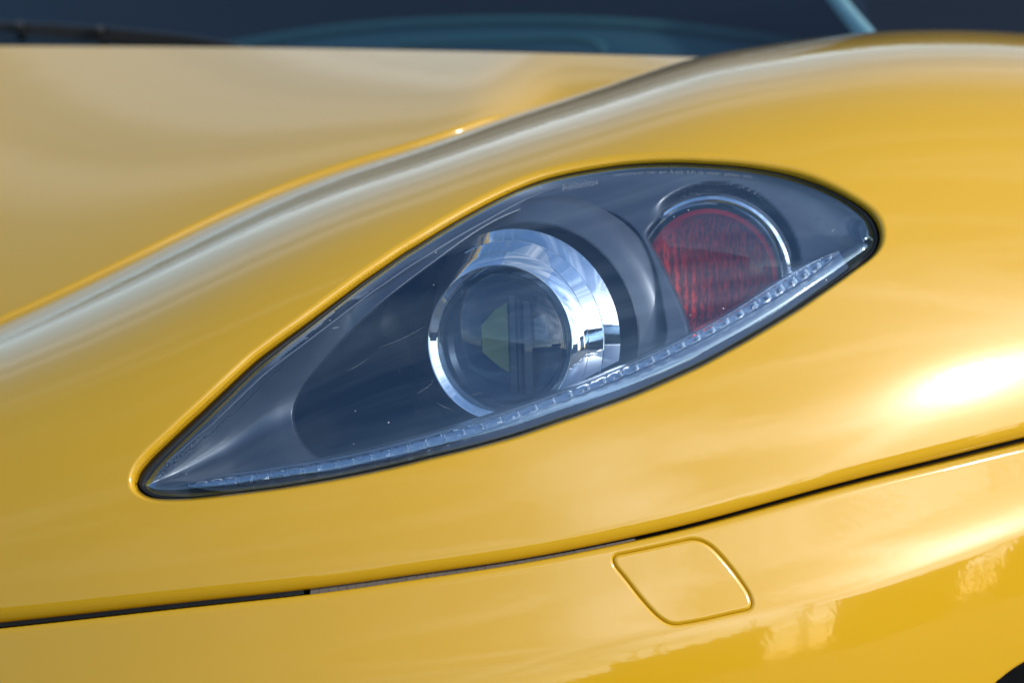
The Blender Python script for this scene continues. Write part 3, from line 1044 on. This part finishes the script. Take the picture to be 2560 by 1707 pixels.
# projector unit ---------------------------------------------------------
def frame_at(u, v, extra, axis):
    d = float(body_d(np.array([u]), np.array([v]))[0]) + extra
    O = pv(u, v, d)
    A = (RGT * axis[0] + UPV * axis[1] + FWD * axis[2]).normalized()
    E1 = (RGT - A * RGT.dot(A)).normalized()
    E2 = A.cross(E1).normalized()
    if E2.dot(UPV) < 0: E2 = -E2
    return O, A, E1, E2, d / FPX
O, A, E1, E2, k = frame_at(1249, 857, 0.037, (0.385, 0.055, 0.92))
fr = (O, A, E1, E2)
R = 197 * k
mm = 0.001
barrel = lathe('projector_barrel', [(3.6*mm, R - 5.2*mm), (0.6*mm, R - 1.5*mm), (0.2*mm, R - 1.0*mm), (0, R - 0.5*mm), (0.3*mm, R + 0.1*mm),
    (7.6*mm, R + 6.9*mm), (7.8*mm, R + 7.0*mm), (8.4*mm, R + 7.05*mm), (8.6*mm, R + 7.2*mm), (16.6*mm, R + 13.2*mm), (16.8*mm, R + 13.6*mm), (17.1*mm, R + 13.7*mm),
    (17.3*mm, R + 13.8*mm), (26.0*mm, R + 20.4*mm), (26.6*mm, R + 20.4*mm), (27.0*mm, R + 19.8*mm), (44*mm, R + 14*mm)], fr, M['chrome'], headlight, n=160, sharp=22)
# the projector's thick convex lens
prof = []
RL = R - 5.2*mm
for i in range(0, 25):
    a = i / 24 * rad(58)
    rs = RL / math.sin(rad(58))
    prof.append((4*mm - (math.cos(a) - math.cos(rad(58))) * rs * 0.72, max(1e-5, rs * math.sin(a))))
prof += [(5*mm, RL)]
M['proj_glass'] = thin_glass('projector_glass', 1.52, 1.6, (0.80, 0.86, 0.90), 0.0)
proj_lens = lathe('projector_lens', prof, fr, M['proj_glass'], headlight, n=96, sharp=40)
# seen through it: stepped rings, olive reflector, upright cut-off shield
bowl = lathe('inner_bowl', [(5*mm, RL), (6.2*mm, RL*0.97), (6.5*mm, RL*0.95), (9*mm, RL*0.93), (9.4*mm, RL*0.90), (13*mm, RL*0.84), (17*mm, RL*0.62), (19*mm, RL*0.30), (19.5*mm, 1e-5)],
             fr, M['grey_in'], headlight, n=96, sharp=25)
def plate(name, poly, t0, mat, thick=2*mm, parent=headlight):
    vs = []; n = len(poly)
    for t in (t0, t0 + thick):
        for (x, y) in poly:
            vs.append(O + A * t + E1 * x * RL + E2 * y * RL)
    fs = [tuple(range(n)), tuple(range(n, 2 * n))[::-1]] + [(i, n + i, n + (i + 1) % n, (i + 1) % n) for i in range(n)]
    return mesh_obj(name, vs, fs, mat, parent, smooth=False)
plate('inner_reflector', [(-0.42, 0.22), (-0.20, 0.46), (-0.02, 0.56), (0.02, -0.44), (-0.14, -0.36), (-0.40, -0.16)], 13.5*mm, M['olive'])
plate('shield_bar', [(0.03, 0.66), (0.11, 0.66), (0.16, -0.72), (0.06, -0.72)], 12*mm, M['bezel_mid'])
plate('shield_bar', [(0.15, 0.64), (0.19, 0.64), (0.24, -0.74), (0.20, -0.74)], 11*mm, M['grey_in'])
plate('shield_bar', [(0.24, 0.60), (0.34, 0.58), (0.40, -0.72), (0.28, -0.74)], 12.5*mm, M['bezel_mid'])
plate('inner_window', [(0.40, 0.34), (0.56, 0.40), (0.66, 0.02), (0.42, 0.04)], 12.8*mm, M['satin_silver'])

# satin ring round the projector, with a dark hollow between
Rc = R + 18.6*mm
ring = lathe('projector_ring', [(66*mm, Rc + 1.0*mm), (50*mm, Rc + 4.2*mm), (48.6*mm, Rc + 5.0*mm), (48.2*mm, Rc + 6.2*mm), (51*mm, Rc + 12*mm), (54*mm, Rc + 16.5*mm), (58*mm, Rc + 19*mm), (72*mm, Rc + 22*mm)],
             fr, M['bezel_mid'], headlight, n=160, sharp=30)

# signal lamp ------------------------------------------------------------
O2, A2, F1, F2, k2 = frame_at(1777, 692, 0.046, (0.30, 0.16, 0.94))
fr2 = (O2, A2, F1, F2)
RS = 190 * k2
prof = []
for i in range(0, 17):
    a = i / 16 * rad(46)
    rs = RS * 0.955 / math.sin(rad(46))
    prof.append((-(math.cos(a) - math.cos(rad(46))) * rs * 0.42, max(1e-5, rs * math.sin(a))))
prof += [(3*mm, RS * 0.955)]
sig_lens = lathe('signal_lens', prof, fr2, M['red'], headlight, n=96, sharp=40)
lathe('signal_rim', [(4*mm, RS * 0.95), (-0.5*mm, RS * 0.96), (-1*mm, RS * 0.985), (1*mm, RS), (6*mm, RS * 1.02), (7*mm, RS * 1.05), (14*mm, RS * 1.06)], fr2, M['chrome'], headlight, n=120, sharp=25)
# inner ring and fluted reflector behind the red lens
lathe('signal_step', [(1*mm, RS * 0.90), (0.5*mm, RS * 0.84), (5*mm, RS * 0.80), (6*mm, RS * 0.79)], fr2, simple('red_inner', (0.42, 0.03, 0.02), 0.3), headlight, n=96, sharp=30)
def flutes():
    vs, fs = [], []
    nx, ny = 180, 48
    rr = random.Random(8)
    ph = [rr.uniform(-0.4, 0.4) for _ in range(nx + 1)]
    for j in range(ny + 1):
        for i in range(nx + 1):
            x = -1 + 2 * i / nx; y = -1 + 2 * j / ny
            wv = math.sin(x * 52 + 1.5 * math.sin(y * 3)) * 0.8*mm + 0.35*mm * math.sin(x * 131 + y * 5)
            sq = (x * x + y * y)
            vs.append(O2 + A2 * (8*mm + 9*mm * sq * 0.0 + wv + 10*mm * (1 - sq)) + F1 * x * RS * 0.9 + F2 * y * RS * 0.9)
    for j in range(ny):
        for i in range(nx):
            a = j * (nx + 1) + i
            x = -1 + 2 * (i + .5) / nx; y = -1 + 2 * (j + .5) / ny
            if x * x + y * y < 0.93:
                fs.append((a, a + 1, a + nx + 2, a + nx + 1))
    return mesh_obj('signal_reflector', vs, fs, M['orange'], headlight)
flutes()

# row of small lamps ------------------------------------------------------
LED = [(476, 1211), (560, 1205), (650, 1193), (720, 1182), (800, 1169), (930, 1143), (1030, 1117), (1203, 1066), (1400, 995), (1573, 925), (1691, 870), (1834, 793), (1965, 712), (2050, 660), (2092, 634)]
LEDS = Spl(LED)
LW = Spl([(476, 4), (520, 9), (700, 13), (900, 13.5), (1200, 13), (1500, 11), (1700, 11), (1850, 12), (1980, 14), (2050, 11), (2092, 4)])
def led_p(u, off, dep):
    """point on the strip: off across (-1..1 from upper to lower edge), dep behind the lens"""
    v = float(LEDS(u)); sl = float(LEDS(u + 1) - LEDS(u - 1)) / 2
    nn = np.array([-sl, 1.0]); nn /= np.linalg.norm(nn)
    w = float(LW(u)) * off
    uu, vv = u + nn[0] * w, v + nn[1] * w
    return pv(uu, vv, float(body_d(np.array([uu]), np.array([vv]))[0]) + dep)
def led_edge(u):
    v = float(LEDS(u)); sl = float(LEDS(u + 1) - LEDS(u - 1)) / 2
    nn = np.array([-sl, 1.0]); nn /= np.linalg.norm(nn)
    ds = np.arange(6.0, 90.0, 1.0)
    dd = poly_dist_full(LENS, u + nn[0] * ds, v + nn[1] * ds)
    k_ = int(np.argmin(np.abs(dd + 3.5)))
    return max(ds[k_] / float(LW(u)), 1.5)
# carrier ledge under the lamps
us = np.linspace(470, 2098, 120)
vs, fs = [], []
for u in us:
    for off, dep in ((-1.9, 0.034), (-1.35, 0.0165), (-1.15, 0.0160), (-1.0, 0.0185), (1.0, 0.0185), (1.2, 0.0145), (None, 0.0130), (None, 0.0100)):
        if off is None:
            # the outer flange runs on to the edge of the lens
            e_ = led_edge(u)
            e_ = 1.25 + (e_ - 1.25) * float(sstep(470, 600, np.array(u)))
            off = 1.2 + (e_ - 1.2) * (0.45 if dep > 0.0115 else 1.0)
        q = led_p(u, off, dep); vs.append(q)
for i in range(len(us) - 1):
    for j in range(7):
        fs.append((i * 8 + j, i * 8 + j + 1, (i + 1) * 8 + j + 1, (i + 1) * 8 + j))
mesh_obj('lamp_ledge', vs, fs, M['satin_silver'], headlight, sharp=35)
# each little lamp: a clear block, its sparkle painted in as white facets
cells = []
u = 486.0
while u < 2080:
    st = float(np.interp(u, [480, 800, 1100, 1400, 1800, 2090], [36, 44, 47, 43, 36, 28]))
    cells.append((u, min(u + st, 2086))); u += st
rng = random.Random(12)
for (a, b) in cells:
    vs = []
    n = 7
    for i in range(n):
        uq = a + 0.6 + (b - a - 1.2) * i / (n - 1)
        bulge = math.sin(math.pi * i / (n - 1)) ** 0.5 if 0 < i < n - 1 else 0.0
        fr_d = 0.0135 - 0.0032 * bulge
        tw = 0.0006 * math.sin(i * 1.9 + a)
        for off, dep in ((-0.92, fr_d + 0.003), (-0.45, fr_d + tw), (0.1, fr_d - 0.0006), (0.55, fr_d + 0.0002 - tw), (0.95, fr_d + 0.003), (0.95, 0.0180), (-0.92, 0.0180)):
            vs.append(led_p(uq, off, dep))
    fs = []
    for i in range(n - 1):
        for j in range(7):
            jj = (j + 1) % 7
            fs.append((i * 7 + j, i * 7 + jj, (i + 1) * 7 + jj, (i + 1) * 7 + j))
    fs.append(tuple(range(7))[::-1]); fs.append(tuple(range((n - 1) * 7, n * 7)))
    blk = mesh_obj('small_lamp', vs, fs, M['clear'], headlight, sharp=28)
    # facets
    vs, fs = [], []
    big = float(np.interp(a, [500, 1000, 1400, 2090], [0.55, 0.7, 1.0, 1.25]))
    for co in (-0.45, 0.02, 0.46):
        cu = b - 6.5 + rng.uniform(-0.8, 0.8); base = len(vs)
        for q in range(6):
            an = q / 6 * 2 * math.pi + 0.3
            vs.append(led_p(cu + math.cos(an) * 4.6 * big, co + math.sin(an) * 0.26 * big, 0.0145))
        vs.append(led_p(cu + rng.uniform(-0.6, 0.6), co, 0.0124))
        fs += [(base + q, base + (q + 1) % 6, base + 6) for q in range(6)]
    mesh_obj('facet_cluster', vs, fs, M['glint'], headlight, smooth=False)

# pale bead added to give the light streak along the upper inner edge
bead = []
idx = [i for i in range(len(OUT)) if ON[i][1] < -0.2 and 390 < OUT[i][0] < 1420]
idx.sort(key=lambda i: OUT[i][0])
for i in idx:
    off = float(np.interp(OUT[i][0], [390, 500, 900, 1200, 1420], [34, 42, 36, 36, 26]))
    q = OUT[i] - ON[i] * off
    bead.append(pv(q[0], q[1], float(body_d(np.array([q[0]]), np.array([q[1]]))[0]) + 0.0125))
tube('streak_bead', bead, [0.0007] * len(bead), M['bezel_mid'], headlight, n=8)

# ------------------------------------------------------------------ windscreen, dash, pillar, wiper
def grid_obj(name, rows, mat, parent, sharp=None):
    m, w = len(rows), len(rows[0]); vs = [p for r in rows for p in r]; fs = []
    for i in range(m - 1):
        for j in range(w - 1):
            fs.append((i * w + j, i * w + j + 1, (i + 1) * w + j + 1, (i + 1) * w + j))
    return mesh_obj(name, vs, fs, mat, parent, sharp=sharp)

YAW = rad(23)
REAR = Vector((math.sin(YAW), math.cos(YAW), 0)); INB = Vector((-math.cos(YAW), math.sin(YAW), 0)); ZUP = Vector((0, 0, 1))
base_r = pv(2200, 112, 3.00)           # foot of the windscreen by the pillar
base_pts = [base_r + INB * s + REAR * (0.10 * math.sin(math.pi * s / 1.5) * -1.0) for s in np.linspace(0, 1.5, 25)]
rise = (REAR * 0.90 + ZUP * 0.42)
rows = []
for t in np.linspace(-0.06, 0.72, 14):
    rows.append([p + rise * t + INB * (0.55 * t * (1 - 2 * s / 24.0)) + ZUP * (-0.06 * t * t) for s, p in enumerate(base_pts)])
screen = grid_obj('windscreen', rows, M['screen'], car)
# roof and far cabin shell behind the glass
roof_rows = []
for t in np.linspace(0, 0.9, 6):
    roof_rows.append([p + REAR * t + ZUP * (0.03 * math.sin(t * 2)) for p in rows[-1]])
grid_obj('roof', roof_rows, M['paint'], car)
# cabin: dark box under the glass
cab = []
for t, dz in ((-0.05, -0.05), (0.3, -0.12), (0.9, -0.15), (1.5, 0.35)):
    cab.append([p + REAR * (t + 0.05) + ZUP * dz for p in base_pts])
dash = grid_obj('dashboard', cab[:2], M['cabin'], car)
grid_obj('cabin_interior', cab[1:], M['cabin'], car)

# dash top, with teal ridges put in for the reflections on the glass
M['dash'] = simple('dash_teal', (0.024, 0.064, 0.082), 0.7, spec=0.2)
M['dash_light'] = simple('reflected_teal', (0.034, 0.090, 0.098), 0.6, spec=0.2)
ARCH = Spl([(300, 170), (620, 108), (850, 74), (1100, 56), (1350, 52), (1600, 62), (1850, 88), (2050, 120)])
us = np.arange(300, 2051, 50.0)
drow = []
for f, dd in ((0.0, 3.42), (0.35, 3.36), (0.7, 3.32), (1.0, 3.31)):
    drow.append([pv(u, float(ARCH(u)) + f * 130, dd - 0.00008 * u) for u in us])
pad = grid_obj('dash_pad', drow, M['dash'], car)
tube('reflected_ridge', [pv(u, float(ARCH(u)), 3.40 - 0.00008 * u) for u in us], 0.0035, M['dash_light'], pad, n=8)
tube('reflected_ridge', [pv(u, v, d) for u, v, d in ((1000, 112, 3.24), (1150, 104, 3.23), (1300, 100, 3.22), (1420, 98, 3.21), (1480, 104, 3.2), (1505, 118, 3.2), (1508, 150, 3.2))], 0.003, M['dash_light'], pad, n=8)

# pale pillar trim at the edge of the glass
tr = [pv(2192, 118, 2.995), pv(2160, 82, 3.03), pv(2115, 28, 3.08), pv(2060, -45, 3.15), pv(1960, -170, 3.26), pv(1800, -340, 3.42)]
tube('pillar_trim', tr, [0.0062, 0.0066, 0.0062, 0.006, 0.006, 0.006], M['trim'], car, n=10, flat=0.6)
# side window behind the pillar
sw = [[pv(2150, 130, 3.035), pv(2500, 130, 3.16), pv(3100, 150, 3.5)], [pv(2080, -10, 3.13), pv(2500, -60, 3.3), pv(3100, -120, 3.6)], [pv(1880, -260, 3.36), pv(2400, -380, 3.5), pv(3100, -420, 3.8)]]
grid_obj('side_window', sw, M['cabin'], car)

# wiper and the black cowl strip it lies over
wv = [(-300, 56), (-150, 58), (0, 64), (120, 69), (240, 76), (360, 86), (480, 100), (600, 122), (680, 140)]
WS = Spl(wv)
uw = np.arange(-300, 661, 20.0)
wtop = lambda u: float(WS(u)) - 6
wc, wr = [], []
for u in uw:
    t_, b_ = wtop(u), float(RE(u)) + 14
    h_ = max(b_ - t_, 10)
    d_ = float(RE_D(u)) + 0.03
    wc.append(pv(u, t_ + h_ / 2, d_)); wr.append(h_ / 2 * d_ / FPX)
wiper = tube('wiper', wc, wr, M['dark'], car, n=14, flat=0.6)
blade = tube('wiper_blade', [pv(u, wtop(u) + 3, float(RE_D(u)) + 0.028) for u in uw], 0.0018, M['rubber'], wiper, n=8)
for u in (48, 250):
    tube('wiper_clip', [pv(u - 8, wtop(u) + 2, float(RE_D(u)) + 0.022), pv(u + 8, wtop(u) + 9, float(RE_D(u)) + 0.022)], 0.0036, M['rubber'], wiper, n=8)
us = np.arange(-1100, 2000, 40.0)
ribbon('cowl', us, [lambda u: RE(u) + 14, lambda u: RE(u) + 3, lambda u: RE(u) - 2], [lambda u: RE_D(u) + 0.006, lambda u: RE_D(u) + 0.03, lambda u: RE_D(u) + 0.10], M['dark'], car)

# ------------------------------------------------------------------ low buildings across the yard, seen only mirrored in bumper and chrome
M['wall'] = simple('rendered_wall', (0.16, 0.15, 0.14), 0.9)
M['roofing'] = simple('dark_roof', (0.05, 0.05, 0.055), 0.9)
M['pane'] = simple('dark_pane', (0.02, 0.025, 0.03), 0.15)
def boxm(name, c, sz, rz, mat, parent=None):
    x, y, z = sz[0] / 2, sz[1] / 2, sz[2]
    R_ = Matrix.Rotation(rz, 3, 'Z')
    vs = [Vector(c) + R_ @ Vector((a * x, b * y, h)) for h in (0, z) for a, b in ((-1, -1), (1, -1), (1, 1), (-1, 1))]
    fs = [(0, 3, 2, 1), (4, 5, 6, 7), (0, 1, 5, 4), (1, 2, 6, 5), (2, 3, 7, 6), (3, 0, 4, 7)]
    return mesh_obj(name, vs, fs, mat, parent, smooth=False)

def building(c, w, dp, h, rz, label, nwin, par=0.5, group=None):
    b = boxm('building', c, (w, dp, h), rz, M['wall'])
    set_props(b, label, 'building')
    boxm('parapet', (c[0], c[1], h), (w + 0.3, dp + 0.3, par), rz, M['roofing'], b)
    R_ = Matrix.Rotation(rz, 3, 'Z')
    for i in range(nwin):
        q = Vector(c) + R_ @ Vector(((i + 0.5) / nwin * w - w / 2, dp / 2 + 0.03, 1.2))
        boxm('window', q, (w / nwin * 0.55, 0.08, h * 0.42), rz, M['pane'], b)
    return b
def at_az(az, dist):
    return (dist * math.sin(rad(az)), -2.4 - dist * math.cos(rad(az)), 0.0)
building(at_az(-36, 26), 22, 6, 4.4, rad(-36), 'long dark building mirrored at the left of the bumper', 5)
building(at_az(14, 38), 17, 8, 3.2, rad(14), 'lowest flat building mirrored in the middle of the lower bumper', 6)
building(at_az(36, 36), 9, 8, 4.0, rad(36), 'low building mirrored just left of the tall block', 3)
building(at_az(56, 30), 5.0, 6, 5.8, rad(56), 'tall narrow block mirrored in the lower bumper left of the pale gap', 2)
building(at_az(75, 27), 9, 8, 6.4, rad(75), 'wide block mirrored at the right end of the lower bumper', 3)
for az, ds_, h, lab in ((31, 24, 5.4, 'shortest thin lamp post mirrored in the lower bumper'), (33.5, 26, 6.0, 'lamp post mirrored second from the left in the lower bumper'),
                        (43, 25, 6.6, 'lamp post mirrored in the middle of the lower bumper'), (48.5, 24, 8.2, 'tallest thin lamp post mirrored beside the tall block'),
                        (62.5, 26, 7.6, 'lamp post mirrored in the pale gap between the two blocks')):
    x, y, _ = at_az(az, ds_)
    pole = tube('lamp_post', [(x, y, 0), (x, y, h * 0.5), (x, y, h)], [0.14, 0.12, 0.08], M['roofing'], None, n=10)
    set_props(pole, lab, 'lamp post', group='lamp posts across the yard')
    tube('lamp_arm', [(x, y, h - 0.05), (x - 0.5, y + 0.3, h + 0.15), (x - 1.1, y + 0.6, h + 0.2)], [0.05, 0.05, 0.09], M['roofing'], pole, n=8)

bw = boxm('added_dark_wall', (6, 26, 0), (110, 0.6, 6.0), rad(-6), M['roofing'])  # unseen wall and coping, added for the dark band reflected on the fender
set_props(bw, 'long dark unseen wall added beyond the car to be mirrored along the crest of the fender', 'wall')
boxm('coping', (6, 26, 6.0), (110.2, 0.9, 0.18), rad(-6), M['wall'], bw)

# ------------------------------------------------------------------ marks on the lens cover
def lens_surf(u, v, lift=0.0004):
    p = lens_full(u, v); n = body_n(u, v)
    return p + n * lift
M['mark'] = thin_glass('etched_mark', 1.5, 1.0, (0.75, 0.78, 0.82), 0.3, dust=0.0)
mk = M['mark'].node_tree
_out = [x for x in mk.nodes if x.type == 'OUTPUT_MATERIAL'][0]
_src = _out.inputs[0].links[0].from_node
_df = mk.nodes.new('ShaderNodeBsdfDiffuse'); _df.inputs[0].default_value = (0.75, 0.78, 0.82, 1)
_mx = mk.nodes.new('ShaderNodeMixShader'); _mx.inputs[0].default_value = 0.13
mk.links.new(_src.outputs[0], _mx.inputs[1]); mk.links.new(_df.outputs[0], _mx.inputs[2]); mk.links.new(_mx.outputs[0], _out.inputs[0])
for (a, b, c, d, w) in ((866, 929, 922, 896, 1.0), (948, 870, 1067, 814, 1.1), (1044, 984, 1083, 956, 1.3), (1091, 1007, 1134, 1026, 1.0), (1168, 990, 1208, 980, 1.0),
                        (1395, 868, 1416, 864, 1.2), (2079, 582, 2086, 572, 2.6), (830, 822, 847, 818, 4.0), (384, 1237, 389, 1229, 1.4), (690, 905, 730, 880, 0.8)):
    t = np.linspace(0, 1, 9); L_ = math.hypot(c - a, d - b); nx_, ny_ = -(d - b) / L_, (c - a) / L_
    bow = np.sin(t * math.pi) * L_ * 0.03
    wd = w * (0.35 + 0.65 * np.sin(t * math.pi)) / 2
    uu = a + (c - a) * t + nx_ * bow; vv = b + (d - b) * t + ny_ * bow
    p1 = lens_surf(uu + nx_ * wd, vv + ny_ * wd); p2 = lens_surf(uu - nx_ * wd, vv - ny_ * wd)
    mesh_obj('scratch', list(p1) + list(p2), [(i, i + 1, 9 + i + 1, 9 + i) for i in range(8)], M['mark'], headlight, smooth=True)
# maker's moulded lettering, following the upper edge of the cover
def lettering(body, u0, size, drop, shear, spacing=1.0, mirror=False):
    cu = bpy.data.curves.new('lettering', 'FONT'); cu.body = body; cu.size = size; cu.shear = shear; cu.space_character = spacing
    cu.resolution_u = 3
    tmp = bpy.data.objects.new('lettering', cu); COL.objects.link(tmp)
    dg = bpy.context.evaluated_depsgraph_get()
    me = bpy.data.meshes.new_from_object(tmp.evaluated_get(dg))
    bpy.data.objects.remove(tmp)
    co = np.array([v.co[:2] for v in me.vertices])
    up = [i for i in range(len(OUT)) if ON[i][1] < -0.2]
    up.sort(key=lambda i: OUT[i][0])
    ou = np.array([OUT[i][0] for i in up]); ov = np.array([OUT[i][1] for i in up])
    x = co[:, 0]; y = co[:, 1]
    u = u0 + x
    v = np.interp(u, ou, ov) + drop - y
    p = lens_surf(u, v)
    for i, q in enumerate(p): me.vertices[i].co = q
    me.materials.clear(); me.materials.append(M['mark'])
    return link(bpy.data.objects.new('lettering', me), headlight)
lettering('Aviibolov', 1408, 24, 42, -0.5)
lettering('mamonno au  nou  qua  & quy  6.81 ca  muion  pelope  xme', 1536, 12.5, 27, 0.0, 1.12)

# ------------------------------------------------------------------ front wheel in its arch
ax = (INB * -1.0)
wc_ = pv(2800, 2900, 2.96)
WR = 0.345
frw = (wc_, INB, REAR, ZUP)
wheel = lathe('wheel', [(0.0, WR - 0.075), (-0.012, WR - 0.055), (-0.016, WR - 0.03), (-0.008, WR - 0.006), (0.006, WR), (0.045, WR + 0.002), (0.052, WR - 0.006), (0.058, WR - 0.006), (0.065, WR + 0.003), (0.12, WR + 0.003), (0.127, WR - 0.006), (0.133, WR - 0.006), (0.14, WR + 0.002), (0.19, WR), (0.21, WR - 0.03)],
              frw, M['tyre'], car, n=96, sharp=30)
lathe('rim', [(0.003, WR - 0.073), (0.010, WR - 0.085), (0.05, WR - 0.095), (0.06, 0.07), (0.04, 0.06), (0.04, 1e-4)], frw, M['satin_silver'], wheel, n=64, sharp=30)
lathe('arch_liner', [(-0.01, WR + 0.085), (0.02, WR + 0.075), (0.26, WR + 0.07), (0.27, 0.05)], frw, M['tyre'], car, n=64, sharp=30)
